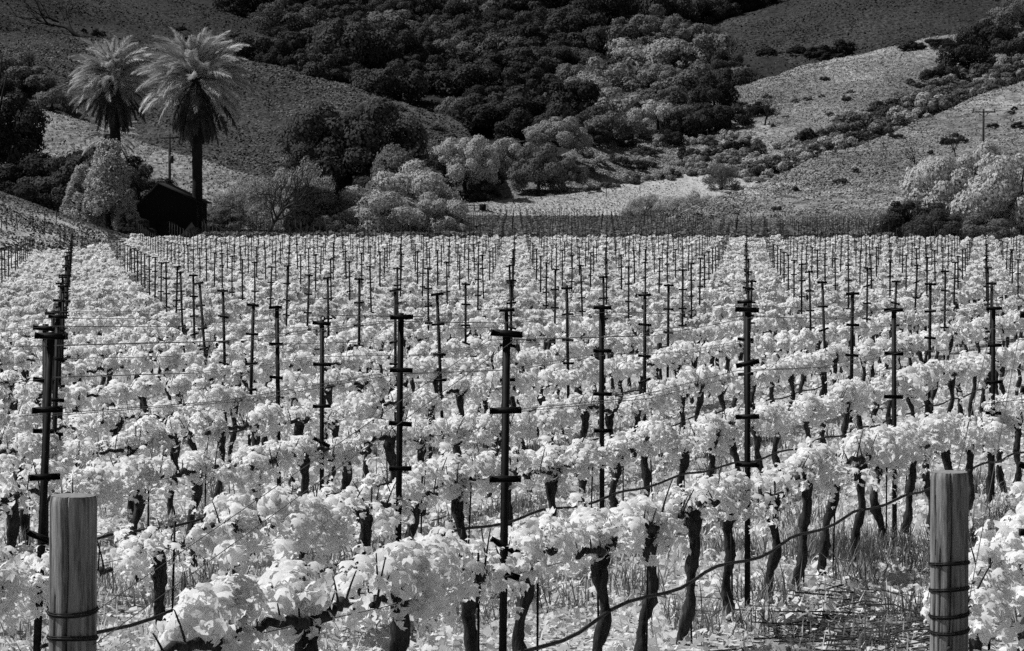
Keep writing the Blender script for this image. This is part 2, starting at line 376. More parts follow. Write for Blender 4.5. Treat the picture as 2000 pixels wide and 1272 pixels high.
# posts
def post_body(h=2.04):
    mb = MB(); b = .022                                     # a rolled steel channel: web, two flanges and their lips
    mb.box((0, 0, h / 2 - .2), (.036, .005, h + .4)); mb.box((-.0200, .010, h / 2 - .2), (.0035, .026, h + .4)); mb.box((.0200, .010, h / 2 - .2), (.0035, .026, h + .4))
    for i in range(18): mb.box((.0222, .012, .35 + i * .095), (.003, .008, .02)); mb.box((-.0222, .012, .35 + i * .095), (.003, .008, .02))
    return mb.mesh('post', M['metal'])
def arm_mesh():
    mb = MB(); mb.box((0, -.012, 0), (.152, .004, .026)); mb.box((0, -.020, .0145), (.152, .02, .003)); mb.box((0, -.020, -.0145), (.152, .02, .003))
    for s in (-1, 1):
        mb.box((s * .071, -.03, .008), (.010, .012, .006)); mb.box((s * .0775, -.02, 0), (.003, .02, .034))
    return mb.mesh('crossarm', M['metal'])
POSTM, ARMM = post_body(), arm_mesh()
def far_post_mesh(h):
    mb = MB(); mb.box((0, 0, h / 2 - .1), (.042, .03, h + .2))
    for z in (h - .02, h - .38, h - .74): mb.box((0, -.024, z), (.15, .018, .034))
    return mb
FARP = far_post_mesh(2.04).mesh('trellis_post', M['metal'])
ORD = ['first', 'second', 'third', 'fourth', 'fifth', 'sixth', 'seventh', 'eighth', 'ninth', 'tenth', 'eleventh', 'twelfth']
special = {(0, 0): 'tallest dark metal trellis post, centre front, above the white vines',
           (1, 0): 'dark metal trellis post standing behind the left round wooden post',
           (0, 1): 'dark metal trellis post with drip hose crossing it, right of the centre front post',
           (1, 1): 'dark metal post just left of the centre front post'}
for n, (Y, X, j, i) in enumerate(posts[:300]):
    z = float(G(X, Y)); h = rnd.gauss(0, .035)
    if (j, i) == (-1, 0): X += .13
    if (j, i) == (1, 1): X += .07
    px = 1000 + F * X / Y
    if (j, i) in special: lab = special[(j, i)]
    elif 0 <= j < 9 and 0 <= i < 4 and Y < 40: lab = f'{ORD[i]} metal post along the row {ORD[j - 1]} to the left of the centre front post' if j else f'{ORD[i]} metal post along the row that starts at the left wooden post'
    elif j < 0 and i < 4 and j > -6 and Y < 40: lab = f'metal trellis post {ORD[i]} along the row {ORD[-j - 1]} to the right of the centre front post'
    else:
        side = 'leftmost' if px < 350 else 'left' if px < 750 else 'middle' if px < 1250 else 'right' if px < 1650 else 'rightmost'
        dist = 'in the middle distance' if Y < 62 else 'far back' if Y < 95 else 'farthest back'
        lab = f'thin dark trellis post {dist} in the {side} part of the vineyard'
    if Y < 75:
        o = empty('trellis_post', (X, Y, z + h), rnd.gauss(0, .12)); o.rotation_euler = (rnd.gauss(0, .016), rnd.gauss(0, .02) if (j, i) != (0, 0) else .012, rnd.gauss(0, .2))
        if (j, i) == (1, 0): o.rotation_euler[1] = .05
        link('post', POSTM, o, None, None, (.88, .88, 1))
        hs = [2.015, 1.65, 1.29, .97]
        if (j, i) == (0, 0): hs.append(.82)
        if (j, i) in ((-1, 1),): hs = hs[1:]
        for q, hh in enumerate(hs):
            c = link('crossarm', ARMM, o, (0, 0, hh + rnd.gauss(0, .006))); c.rotation_euler = (0, rnd.gauss(0, .05 if rnd.random() < .8 else .2), rnd.gauss(0, .1))
            if hh == .82: c.rotation_euler = (0, .35, .5)
    else:
        o = link('trellis_post', FARP, None, (X, Y, z + h), (rnd.gauss(0, .014), rnd.gauss(0, .014), rnd.gauss(0, .2)))
    tag(o, lab, 'trellis post', 'dark metal trellis posts in the vine rows')
mb = MB()
for (Y, X, j, i) in posts[300:]:
    z = float(G(X, Y)); h = rnd.gauss(0, .03)
    q = far_post_mesh(2.04)
    for V_, in zip(q.V): V_ += np.array([X, Y, z + h])
    for a_ in range(len(q.V)): mb.add(q.V[a_], q.F4[a_] - q.F4[a_].min())
# the darker far block: its own lattice
farblock = []
for j in range(-110, 110):
    for i in range(0, 120):
        X, Y = A0 + j * W + U * i + np.array([.6, 2.0])
        px = 1000 + F * X / Y
        if 194 < Y < 332 and (845 < px < 1790 or (380 < px < 860 and Y < 215)): farblock.append((X, Y))
for (X, Y) in farblock:
    z = float(G(X, Y)); q = far_post_mesh(1.95 + rnd.gauss(0, .08))
    for a_ in range(len(q.V)): mb.add(q.V[a_] + np.array([X, Y, z]), q.F4[a_] - q.F4[a_].min())
tag(link('trellis_posts', mb.mesh('trellis_posts', M['metal'])), 'dark bristling mass of small far trellis posts at the back of the vineyard', 'trellis posts', None, 'stuff')

# vine foliage: local x runs along the row
def vine_cloud(rg, n, sparse=1.0):
    nb = rg.integers(6, 10); C = np.stack([rg.uniform(-.5, .5, nb), rg.normal(0, .06, nb), rg.uniform(.74, .94, nb)], -1); C[0] = (0, 0, .84)
    rad = rg.uniform(.07, .15, nb); rad[0] = .15; pr = rad ** 2 / (rad ** 2).sum(); ib = rg.choice(nb, n, p=pr)
    d = rg.normal(size=(n, 3)); d[:, 2] += .25; d /= np.linalg.norm(d, axis=1)[:, None]
    P = C[ib] + d * (rad[ib] * (.55 + .5 * rg.random(n) ** .5))[:, None] * np.array([1.1, .9, 1])
    N = d * 1.0 + rg.normal(size=(n, 3)) * .45 + np.array([0, 0, .25])
    ns = int(rg.integers(5, 10)); st = np.where(rg.random(n) < .20)[0]   # leaves strung along young shoots that rise, lean out or hang
    D = rg.normal(size=(ns, 3)) * np.array([.9, .7, .9]) + np.array([0, 0, .25]); D /= np.linalg.norm(D, axis=1)[:, None]; B = C[rg.integers(0, nb, ns)]; L = rg.uniform(.18, .42, ns)
    q = rg.integers(0, ns, len(st)); u = rg.random(len(st)); P[st] = B[q] + D[q] * (L[q] * u)[:, None] + rg.normal(0, .022, (len(st), 3)); P[st, 2] -= .12 * u ** 2
    N[st] = rg.normal(size=(len(st), 3)) * .8 + np.array([0, 0, .6])
    return P, N
def vine_foliage(seed, n, ls, kind):
    rg = np.random.default_rng(seed); P, N = vine_cloud(rg, n)
    T = rg.normal(size=P.shape) * .5 + np.array([0, 0, -1.0])
    return leaf_mesh('foliage', P, N, ls * rg.uniform(.55, 1.3, n), rg, kind, M['vineleaf'], T)
FOL_N = [vine_foliage(600 + i, 560 if i % 4 else 270, .070, 'vine') for i in range(14)]
FOL_M = [vine_foliage(650 + i, 330, .085, 'vine_mid') for i in range(10)]
def vine_trunk(seed, bend=.0):
    rg = np.random.default_rng(seed); mb = MB(); n = 24; t = np.linspace(0, 1, n)
    b = rg.uniform(-.08, .08) + bend; ph = rg.uniform(0, 6)
    P = np.stack([b * np.sin(t * 3.1) + .018 * np.sin(t * 9 + ph), .05 * np.sin(t * 2.6 + ph) + .012 * np.sin(t * 13), -.06 + .83 * t], -1)
    r = .031 + .018 * np.exp(-t * 9) + .016 * np.exp(-((t - 1) * 6) ** 2) + .006 * np.sin(t * 17 + ph)
    mb.tube(P, r, 12, rough=.15, rg=rg)
    for q in range(3):
        c_ = P[-1] + rg.normal(0, .018, 3); mb.tube([c_ - [0, 0, .05], c_, c_ + rg.normal(0, .03, 3) + [0, 0, .03]], [.02, .045, .02], 8, rough=.15, rg=rg)
    return mb.mesh('trunk', M['bark'], True), P[-1]
def vine_cordon(seed, top):
    rg = np.random.default_rng(seed); mb = MB(); t = np.linspace(0, 1, 8)
    for s in (-1, 1):
        l = rg.uniform(.32, .46); Q = top + np.stack([s * l * t, .03 * np.sin(t * 5), .05 * np.sin(t * 2.5) + .01 * np.sin(t * 20)], -1); mb.tube(Q, .026 - .010 * t, 7, rough=.1, rg=rg)
        for q in range(3):
            st = Q[2 + 2 * q]; hh = rg.uniform(.06, .24); a = rg.uniform(-.6, .6); b = rg.uniform(-.5, .5); tt = np.linspace(0, 1, 5)
            mb.tube(st + np.stack([a * hh * tt, b * hh * tt, hh * tt ** .8], -1), .006 - .003 * tt, 5)
    return mb.mesh('cordon', M['bark'], True)
VT = []
for i in range(9):
    m_, top = vine_trunk(700 + i, [0, 0, .12, 0, -.1, 0, .05, -.16, 0][i]); VT.append((m_, vine_cordon(750 + i, top)))
STK = MB(); STK.tube([(0, 0, -.1), (0, 0, .95)], .007, 6); STK = STK.mesh('vine_stake', M['metal'])
near_v = vines[:300]
for n, (Y, X, j, k) in enumerate(near_v):
    z = float(G(X, Y)); o = empty('grapevine', (X, Y, z), ROWANG + (math.pi if rnd.random() < .5 else 0) + rnd.gauss(0, .06)); s = rnd.uniform(.92, 1.08); o.scale = (1, 1, s)
    if j == 0 and k < 12:
        lab = f'white leafed grapevine, {(ORD + ["thirteenth", "fourteenth", "fifteenth", "sixteenth"])[k + 4]} along the row starting at the left round post'
    elif j == -1 and k < 10: lab = f'white leafed grapevine, {ORD[max(k, 0)]} along the row starting at the right round wooden post'
    elif j == 1 and k < 11: lab = f'white leafed grapevine, {ORD[k]} along the row from the dark metal post at far left' if k >= 0 else 'white leafed grapevine at the far left edge beside the round post'
    else:
        px = 1000 + F * X / Y; side = 'left edge' if px < 350 else 'left half' if px < 850 else 'middle' if px < 1200 else 'right half' if px < 1650 else 'right edge'
        dist = 'front' if Y < 19 else 'second band of' if Y < 25 else 'middle' if Y < 35 else 'further'
        lab = f'pale leafy grapevine in the {dist} rows towards the {side} of the vineyard'
    tag(o, lab, 'grapevine', 'grapevines in leaf along the trellis rows')
    ti = rnd.randrange(9); 
    link('trunk', VT[ti][0], o, None, (0, 0, 0)); link('cordon', VT[ti][1], o)
    fs = rnd.uniform(.88, 1.12)
    FM = FOL_N if Y < 32 else FOL_M
    fo = link('foliage', FM[rnd.randrange(len(FM))], o, (rnd.uniform(-.05, .05), rnd.uniform(-.05, .05), -.02 + (1 - fs) * .9), (0, 0, 0), (1.05, fs * 1.05, fs))
    if Y < 24:
        so = link('vine_stake', STK, None, (X + U[0] * .021, Y + U[1] * .021 * .6, z + rnd.uniform(-.1, .02)), (rnd.gauss(0, .02), rnd.gauss(0, .02), 0))
        px = 1000 + F * X / Y
        tag(so, f'thin dark steel stake beside a vine trunk in the {"left" if px < 700 else "middle" if px < 1300 else "right"} of the front rows', 'stake', 'thin steel stakes beside the vine trunks')
# the rest of the vines as one mass
Ps, Ns, Ss, Ts = [], [], [], []
rg = np.random.default_rng(77); ca, sa = math.cos(ROWANG), math.sin(ROWANG)
tb = MB()
for (Y, X, j, k) in vines[300:]:
    n = 400 if Y < 75 else 230 if Y < 110 else 130
    ls = .082 if Y < 75 else .112 if Y < 110 else .155
    vg = rg.choice([.5, .75, 1, 1, 1, 1.1]); n = int(n * vg)
    P, N = vine_cloud(rg, n); z = float(G(X, Y)); sc = rg.uniform(.84, 1.06)
    P = P * np.array([1, 1, sc]); Q = np.stack([X + P[:, 0] * ca - P[:, 1] * sa, Y + P[:, 0] * sa + P[:, 1] * ca, z + P[:, 2]], -1)
    Ps.append(Q); Ns.append(N); Ss.append(ls * rg.uniform(.6, 1.3, n))
    if Y < 110: tb.tube([(X, Y, z - .05), (X + rg.normal() * .04, Y, z + .4), (X, Y, z + .85)], .045, 5, cap=False)
Ps = np.vstack(Ps); Ns = np.vstack(Ns); Ss = np.concatenate(Ss)
stuffv = link('grapevines', leaf_mesh('grapevines', Ps, Ns, Ss, rg, 'quad', M['vineleaf_far']))
tag(stuffv, 'pale mass of leafy grapevines filling the back of the vineyard', 'grapevines', None, 'stuff')
link('trunk', tb.mesh('trunk', M['bark']), stuffv)
Ps, Ns, Ss = [], [], []
for (X, Y) in farblock:
    for q in range(5):
        y = Y + q * U[1] / 5; n = 34; P, N = vine_cloud(rg, n); z = float(G(X, y))
        Ps.append(np.stack([X + q * U[0] / 5 + P[:, 0] * ca - P[:, 1] * sa, y + P[:, 0] * sa + P[:, 1] * ca, z + P[:, 2] * .95], -1)); Ns.append(N); Ss.append(.3 * rg.uniform(.6, 1.3, n))
tag(link('far_grapevines', leaf_mesh('far_grapevines', np.vstack(Ps), np.vstack(Ns), np.concatenate(Ss), rg, 'quad', M['vineleaf_dull'])), 'dull grey block of vines in front of the meadow', 'grapevines', None, 'stuff')

# ---------------------------------------------------------------- the two round wooden end posts
def end_post(px, d, ytop, wraps, lab, lean):
    X = (px - 1000) / F * d; zt = at(px, ytop, d)[2]; zb = float(G(X, d)); h = zt - zb
    o = empty('end_post', (X, d, zb)); o.rotation_euler = (0, lean, 0); tag(o, lab, 'post', 'round wooden end posts')
    mb = MB(); n = 100; t = np.linspace(0, 1, n); seg = 128; rg = np.random.default_rng(int(px))
    r = .0825 * (1 - .03 * t); r[-1] -= .005; r[-2] -= .001
    an = np.arange(seg) * 2 * math.pi / seg; zz = -.3 + (h + .3) * t
    rr = r[:, None] * (1 + .008 * np.sin(an * 3 + 1) + .006 * np.sin(an * 7)[None, :] + .006 * np.sin(an * 23 + 2)[None, :] + .004 * np.sin(an * 41 + t[:, None] * 3) + .002 * rg.normal(size=(n, seg)))
    # checks: long drying cracks pressed into the side
    for c, z0, z1, dp in ((-1.68, .5, 1.0, .030), (-1.5, .0, .62, .026), (-1.05, .35, .8, .014), (-2.25, .2, .8, .014), (-.7, .6, 1.0, .02), (-2.6, .5, 1.0, .02)):
        wgt = np.exp(-((np.angle(np.exp(1j * (an[None, :] - c - .05 * np.sin(t[:, None] * 9) - .02 * np.sin(t[:, None] * 31))))) / .03) ** 2) * ((t > z0) & (t <= z1))[:, None]
        rr -= dp * wgt
    V = np.stack([rr * np.cos(an), rr * np.sin(an), zz[:, None] * np.ones(seg)], -1).reshape(-1, 3)
    i = np.arange(n - 1)[:, None] * seg; j = np.arange(seg)[None, :]; jn = (j + 1) % seg
    mb.add(V, np.stack([i + j, i + jn, i + seg + jn, i + seg + j], -1).reshape(-1, 4))
    link('post', mb.mesh('post', M['wood'], True), o)
    mt = MB(); q = np.arange(seg); top = V[-seg:] + np.array([0, 0, .0005])
    mt.add(np.vstack([top, [0, 0, h + .004]]), (), np.stack([q, (q + 1) % seg, np.full(seg, seg)], -1)); link('post_top', mt.mesh('post_top', M['woodtop']), o)
    for yy in wraps:
        zc = at(px, yy, d)[2] - zb; mw = MB()
        for k in range(3):
            a = np.linspace(0, 2 * math.pi, 40); R_ = .0845 + .003 * (k % 2)
            mw.tube(np.stack([R_ * np.cos(a), R_ * np.sin(a), zc + (k - 1) * .006 + .008 * np.sin(a + 2.2 + yy)], -1), .0024, 5, cap=False)
        link('wire_wrap', mw.mesh('wire_wrap', M['metal'], True), o)
    # a knot and a staple
    mk = MB(); ang = -1.75; zc = h * .62 if px < 500 else h * .45
    mk.tube([(.078 * math.cos(ang), .078 * math.sin(ang), zc), (.0855 * math.cos(ang), .0855 * math.sin(ang), zc)], .011, 10); link('knot', mk.mesh('knot', M['twig']), o)
    return o
end_post(130, 8.7, 968, (1192, 1245), 'thick round wooden end post at the lower left, cracked, wire wound round it', .012)
end_post(1860, 10.9, 922, (1100, 1150, 1199, 1230), 'thick round wooden end post at the lower right with four wire bands', -.004)

# wires and drip hoses
def gp(p, h): return (p[0], p[1], float(G(p[0], p[1])) + h)
PERP = np.array([math.sin(ROWANG), -math.cos(ROWANG)])
ends = {0: (np.array([-1.51, 8.7]), 1.0), -1: (np.array([1.865, 10.9]), 1.0)}
for j in range(-4, 9):
    b = A0 + j * W
    ps = [b + U * i for i in range(0, 7)]
    ps = [p for p in ps if inview(p[0], p[1], 5) and beyond(p) > 1]
    if len(ps) < 2: continue
    for s in (-1, 1):
        pts = []
        if j in ends: e, hh = ends[j]; pts.append(gp(e + PERP * s * .09, .9 if j == 0 else .8))
        for a_, p in enumerate(ps):
            if a_:
                q = (p + ps[a_ - 1]) / 2; pts.append(gp(q + PERP * s * .07, 2.0 - .05))
            pts.append(gp(p + PERP * s * .07, 2.005))
        mb = MB(); mb.tube(pts, .0019, 4); name = 'left strand' if s < 0 else 'right strand'
        rl = 'of the row starting at the left wooden post' if j == 0 else f'of the row {ORD[abs(j) - 1]} {"left" if j > 0 else "right"} of the centre front post'
        tag(link('trellis_wire', mb.mesh('trellis_wire', M['wire'])), f'thin top wire {rl}, {name}', 'wire', 'trellis wires')
    for s in (-1, 1):
        if not -2 <= j <= 4: continue
        pts = []
        for a_, p in enumerate(ps):
            if a_: pts.append(gp((p + ps[a_ - 1]) / 2 + PERP * s * .07, 1.65 - .06))
            pts.append(gp(p + PERP * s * .07, 1.645))
        mb = MB(); mb.tube(pts, .0019, 4)
        tag(link('trellis_wire', mb.mesh('trellis_wire', M['wire'])), f'thin middle wire {rl}, {"left" if s < 0 else "right"} strand', 'wire', 'trellis wires')
    if -3 <= j <= 4:
        pts = []; p0 = ends[j][0] if j in ends else ps[0]; L = np.linalg.norm(ps[-1] - p0); n = int(L / .3)
        for i in range(n):
            p = p0 + (ps[-1] - p0) * i / n; p = p + PERP * (.05 + .02 * math.sin(i * .9))
            pts.append(gp(p, .44 + .018 * math.sin(i * 1.03 + j) + .012 * math.sin(i * .37)))
        mb = MB(); mb.tube(pts, .011, 7)
        tag(link('drip_hose', mb.mesh('drip_hose', M['hose'], True)), f'dark drip hose running {rl.replace("of the row", "in the row")}', 'hose', 'drip hoses')
        mb = MB()
        pts2 = [gp(p0 + (ps[-1] - p0) * i / 12 + PERP * .0, .80) for i in range(13)]; mb.tube(pts2, .0022, 4)
        tag(link('cordon_wire', mb.mesh('cordon_wire', M['wire'])), f'wire through the vine heads {rl.replace("of the row", "in the row")}', 'wire', 'trellis wires')

# ---------------------------------------------------------------- ground cover near the camera
def ground_cover():
    rg = np.random.default_rng(5)
    def pts(n, y0, y1, pw=1.0):
        Y = y0 + (y1 - y0) * rg.random(n) ** pw; X = rg.uniform(-1, 1, n) * (.2 * Y + 1.5); return X, Y
    # low broad leaves and weeds
    X, Y = pts(170000, 8, 46, 1.15); keep = fnoise(X, Y, .9, 3) + rg.normal(0, .35, len(X)) > -.45; X, Y = X[keep], Y[keep]
    P = np.stack([X, Y, G(X, Y) + rg.random(len(X)) * .07 + .01], -1); N = rg.normal(size=P.shape) * .6 + np.array([0, 0, 1])
    tag(link('ground_cover', leaf_mesh('ground_cover', P, N, rg.uniform(.014, .045, len(X)) * (1 + Y / 30), rg, 'quad', M['grassblade'])), 'pale low weeds and leaf litter between the vine rows', 'ground cover', None, 'stuff')
    # blades
    def blades(X, Y, L, wd, m, name, lab, lean=.5):
        n = len(X); a = rg.uniform(0, 6.28, n); ln = rg.uniform(.1, 1, n) * lean; z = G(X, Y)
        D = np.stack([np.cos(a) * ln, np.sin(a) * ln, np.ones(n)], -1); D /= np.linalg.norm(D, axis=1)[:, None]
        S = np.stack([-np.sin(a), np.cos(a), np.zeros(n)], -1) * wd; B = np.stack([X, Y, z], -1); Md = B + D * (L * .55)[:, None]; Tp = B + D * L[:, None] + np.stack([np.cos(a), np.sin(a), -np.ones(n) * .5], -1) * (L * .3 * ln)[:, None]
        V = np.stack([B - S, B + S, Md + S * .8, Md - S * .8, Tp], 1).reshape(-1, 3); i = np.arange(n)[:, None] * 5
        tag(link(name, np_mesh(name, V, [i + np.array([0, 1, 2, 3]), i + np.array([3, 2, 4])], m)), lab, 'grass', None, 'stuff')
    X, Y = pts(90000, 8, 60, 1.2); keep = fnoise(X, Y, .7, 9) + rg.normal(0, .3, len(X)) > 0; X, Y = X[keep], Y[keep]
    blades(X, Y, rg.uniform(.05, .2, len(X)), .004 + Y[:, None] * .00012, M['grassblade'], 'grass', 'pale grass between the vine rows')
    Cx, Cy = pts(260, 9, 34, 1.1); Cx[:26] = rg.normal(2.75, .45, 26); Cy[:26] = rg.normal(20.3, .9, 26); c = rg.integers(0, 260, 16000); X = Cx[c] + rg.normal(0, .10, 16000); Y = Cy[c] + rg.normal(0, .12, 16000)
    blades(X, Y, rg.uniform(.12, .34, 16000), .0035 + Y[:, None] * .0001, M['drygrass'], 'weeds', 'darker tufts of grass and weeds around the vine trunks', .8)
    # cut canes and twigs
    mb = MB()
    for q in range(720):
        if q < 430: x, y = rg.normal(2.30, .38), rg.normal(15.6, .9)
        else: y = 9 + 24 * rg.random(); x = rg.uniform(-1, 1) * (.2 * y + 1)
        if y < 8.6: continue
        a = rg.uniform(0, 6.28); l = rg.uniform(.08, .4); t = np.linspace(0, 1, 5); z = float(G(x, y)); zz = z + .02 + rg.uniform(0, .09) + rg.uniform(-.05, .3) * l * t * (rg.random() < .5)
        mb.tube(np.stack([x + math.cos(a) * l * t + .03 * l * np.sin(t * 6), y + math.sin(a) * l * t, zz * np.ones(5)], -1), rg.uniform(.002, .006), 4, cap=False)
    tag(link('twigs', mb.mesh('twigs', M['twig'])), 'dark pruned canes and twigs lying by the right wooden post', 'twigs', None, 'stuff')
ground_cover()

# ---------------------------------------------------------------- palms
def frond_mesh(seed, L=4.0, curve=1.0):
    """grows along +x from the origin and bends down"""
    rg = np.random.default_rng(seed); n = 12; t = np.linspace(0, 1, n); th = -curve * t ** 1.3
    dx = np.cos(th) * L / n; dz = np.sin(th) * L / n; P = np.stack([np.cumsum(dx), np.zeros(n), np.cumsum(dz)], -1)
    mb = MB(); mb.tube(P, .05 * (1.1 - t), 4, cap=False)
    k = 80; tt = np.linspace(.12, 1, k); C = np.stack([np.interp(tt, t, P[:, 0]), np.zeros(k), np.interp(tt, t, P[:, 2])], -1); an = np.interp(tt, t, th)
    Fx = np.stack([np.cos(an), 0 * an, np.sin(an)], -1); Up = np.stack([-np.sin(an), 0 * an, np.cos(an)], -1)
    V = []; Fs = []
    for s in (-1, 1):
        l = .70 * np.sin(np.clip(tt * 1.05, 0, 1) * math.pi * .82 + .35) * rg.uniform(.8, 1.1, k) + .12
        D = Fx * .8 + np.array([0, s, 0]) * .5 + Up * rg.uniform(-.35, .5, k)[:, None]; D /= np.linalg.norm(D, axis=1)[:, None]
        q = C + D * l[:, None] - np.array([0, 0, 1]) * (.12 * l)[:, None]; wv = Fx * .05 + Up * .03
        b = len(V) * k * 3; V.append(np.stack([C - wv, C + wv, q], 1).reshape(-1, 3)); Fs.append(np.arange(k)[:, None] * 3 + np.array([0, 1, 2]) + b)
    mb.add(np.vstack(V), (), np.vstack(Fs))
    return mb.mesh('frond', M['frond'])
FR = [frond_mesh(800 + i, 4.0, [.55, .8, 1.0, 1.2, 1.4, .3][i]) for i in range(6)]
FRL = [frond_mesh(820 + i, 4.0, [.25, .45, .7][i]) for i in range(3)]
for m_ in FRL: m_.materials[0] = M['frond_low']
def palm(px, ycen, ybase, d, s, n, lab, tr=.43, seed=1, zg=None):
    X = (px - 1000) / F * d; zc = at(px, ycen, d)[2]; zb = float(G(X, d)) if zg is None else zg; H = zc - zb
    o = empty('palm_tree', (X, d, zb)); tag(o, lab, 'palm tree', 'tall palms beside the barn'); rg = np.random.default_rng(seed)
    mb = MB(); k = 40; t = np.linspace(0, 1, k); mb.tube(np.stack([.06 * np.sin(t * 4), 0 * t, -.5 + (H + .5) * t], -1), tr * (1 + .04 * np.sin(t * 160) + .3 * np.exp(-t * 12) + .25 * np.clip((t - .86) * 6, 0, 1)), 14, rough=.03)
    link('trunk', mb.mesh('trunk', M['palmbark'], True), o)
    for i in range(n):
        u = (i + .5) / n; az = i * 2.39996 + rg.normal(0, .12)
        el = math.radians(88 - 174 * u ** .82 + rg.normal(0, 4))      # from upright in the heart to hanging in the skirt
        if el > math.radians(-25): me = FR[min(4, int(rg.integers(0, 3) + (1 if el > .5 else 0)))] if el > 0 else FR[int(rg.integers(0, 3))]
        else: me = FRL[int(rg.integers(0, 3))]
        sc = s * rg.uniform(.88, 1.08) * (.92 if el > 1.1 else 1) * (1.0 if el > -.4 else .95)
        if el < math.radians(-62): el = math.radians(-62 - rg.uniform(0, 10))
        link('frond', me, o, (.2 * math.cos(az), .2 * math.sin(az), H - .2 + .5 * math.sin(el)), (rg.normal(0, .25), -el, az), (sc, sc, sc))
    Vs, Fs, b = [], [], 0
    if n > 60:
        for i in range(90):
            me = FR[int(rg.integers(0, 4))]; k = len(me.vertices); V = np.empty(k * 3, dtype=np.float32); me.vertices.foreach_get('co', V); V = V.reshape(-1, 3) * s * rg.uniform(.8, .98)
            az = rg.uniform(0, 6.28); el = math.radians(rg.uniform(5, 85)); ce, se = math.cos(el), math.sin(el); V = np.stack([V[:, 0] * ce - V[:, 2] * se, V[:, 1], V[:, 0] * se + V[:, 2] * ce], -1)
            V = np.stack([V[:, 0] * math.cos(az) - V[:, 1] * math.sin(az), V[:, 0] * math.sin(az) + V[:, 1] * math.cos(az), V[:, 2] + H - .2], -1)
            tri = np.array([p.vertices[:] for p in me.polygons if len(p.vertices) == 3]); Fs.append(tri + b); b += k; Vs.append(V)
        q = link('inner_fronds', np_mesh('inner_fronds', np.vstack(Vs), [np.vstack(Fs)], M['frond']), o); q['kind'] = 'stuff'
    return o
palm(385, 153, 455, 208, 1.2, 99, 'right palm, brighter crown on a full bare dark trunk beside the barn', .42, 3)
palm(226, 152, 440, 214, 1.0, 99, 'left palm, darker crown, lower trunk hidden behind trees', .44, 4)
palm(215, 262, 440, 222, .62, 50, 'short shaggy palm crown showing below the left tall palm', .4, 5)

# ---------------------------------------------------------------- barn
def barn():
    d = 206; zg = float(G(-28, d)) - .4
    X0, _, _ = at(262, 400, d); X1, _, _ = at(384, 400, d); pk = at(311, 358, d); ev = at(392, 396, d); evl = at(252, 420, d)
    o = empty('barn', ((X0 + X1) / 2, d, zg)); ox = (X0 + X1) / 2; tag(o, 'small black wooden barn with pitched roof beside the right palm', 'barn')
    def loc(p): return (p[0] - ox, p[1] - d, p[2] - zg)
    pk, ev, evl = loc(pk), loc(ev), loc(evl); x0, x1 = X0 - ox, X1 - ox; dep = 7
    zr = pk[2] + (ev[2] - pk[2]) * (x1 - pk[0]) / (ev[0] - pk[0]) - .1; zl = pk[2] + (evl[2] - pk[2]) * (x0 - pk[0]) / (evl[0] - pk[0]) - .1
    V = [(x0, 0, -.5), (x1, 0, -.5), (x1, 0, zr), (pk[0], 0, pk[2] - .1), (x0, 0, zl)]; V = V + [(a, dep, c) for a, b, c in V]
    mb = MB(); mb.add(V, [(0, 1, 6, 5), (1, 2, 7, 6), (4, 0, 5, 9)], [(0, 1, 2), (0, 2, 3), (0, 3, 4), (5, 7, 6), (5, 8, 7), (5, 9, 8)]); link('wall', mb.mesh('wall', M['barn']), o)
    for a, b in ((pk, ev), (evl, pk)):
        mb = MB(); dx, dz = b[0] - a[0], b[2] - a[2]; L = math.hypot(dx, dz); mb.box(((a[0] + b[0]) / 2, dep / 2, (a[2] + b[2]) / 2), (L + .05, dep + .9, .1), ry=-math.atan2(dz, dx)); link('roof', mb.mesh('roof', M['barnroof']), o)
    mb = MB(); mb.box((.1, -.05, 1.0), (1.5, .06, 2.3)); mb.box((.1, -.1, 1.0), (1.5, .04, .1)); mb.box((.1, -.1, 1.9), (1.5, .04, .1)); dr = link('door', mb.mesh('door', M['barnroof']), o)
    mb = MB(); mb.box((.7, -.12, 1.1), (.04, .04, .25)); link('handle', mb.mesh('handle', M['metal']), dr)
    for i in range(14):
        pass
barn()
# utility poles
def upole(px, ytop, d, H, arm, lab, m, braces=True):
    x, y, z = at(px, ytop, d); o = empty('utility_pole', (x, y, z - H), rnd.uniform(-.15, .15)); tag(o, lab, 'utility pole')
    mb = MB(); mb.tube([(0, 0, -.5), (0, 0, H)], [.16, .11], 10); link('pole', mb.mesh('pole', m, True), o)
    mb = MB(); mb.box((0, -.16, H - .35), (arm, .1, .13)); link('crossarm', mb.mesh('crossarm', m), o)
    for s in (-1, 1):
        mb = MB(); mb.tube([(s * arm * .46, -.16, H - .3), (s * arm * .46, -.16, H - .02)], [.05, .04], 8); mb.tube([(s * arm * .46, -.16, H - .12), (s * arm * .46, -.16, H - .05)], .08, 8); link('insulator', mb.mesh('insulator', M['poledark']), o)
        mb = MB(); mb.tube([(s * arm * .25, -.16, H - .4), (0, -.14, H - .95)], .025, 5); link('brace', mb.mesh('brace', m), o)
    return o
upole(1921, 213, 285, 9, 2.6, 'dark wooden utility pole with crossarm on the right slope', M['poledark'])
p_ = upole(331, 262, 238, 9, 1.9, 'dark utility pole behind the right palm and barn', M['poledark'])
mb = MB(); mb.tube([(.2, -.1, 6.3), (.2, -.1, 7.0)], .2, 10); link('transformer', mb.mesh('transformer', M['poledark'], True), p_)

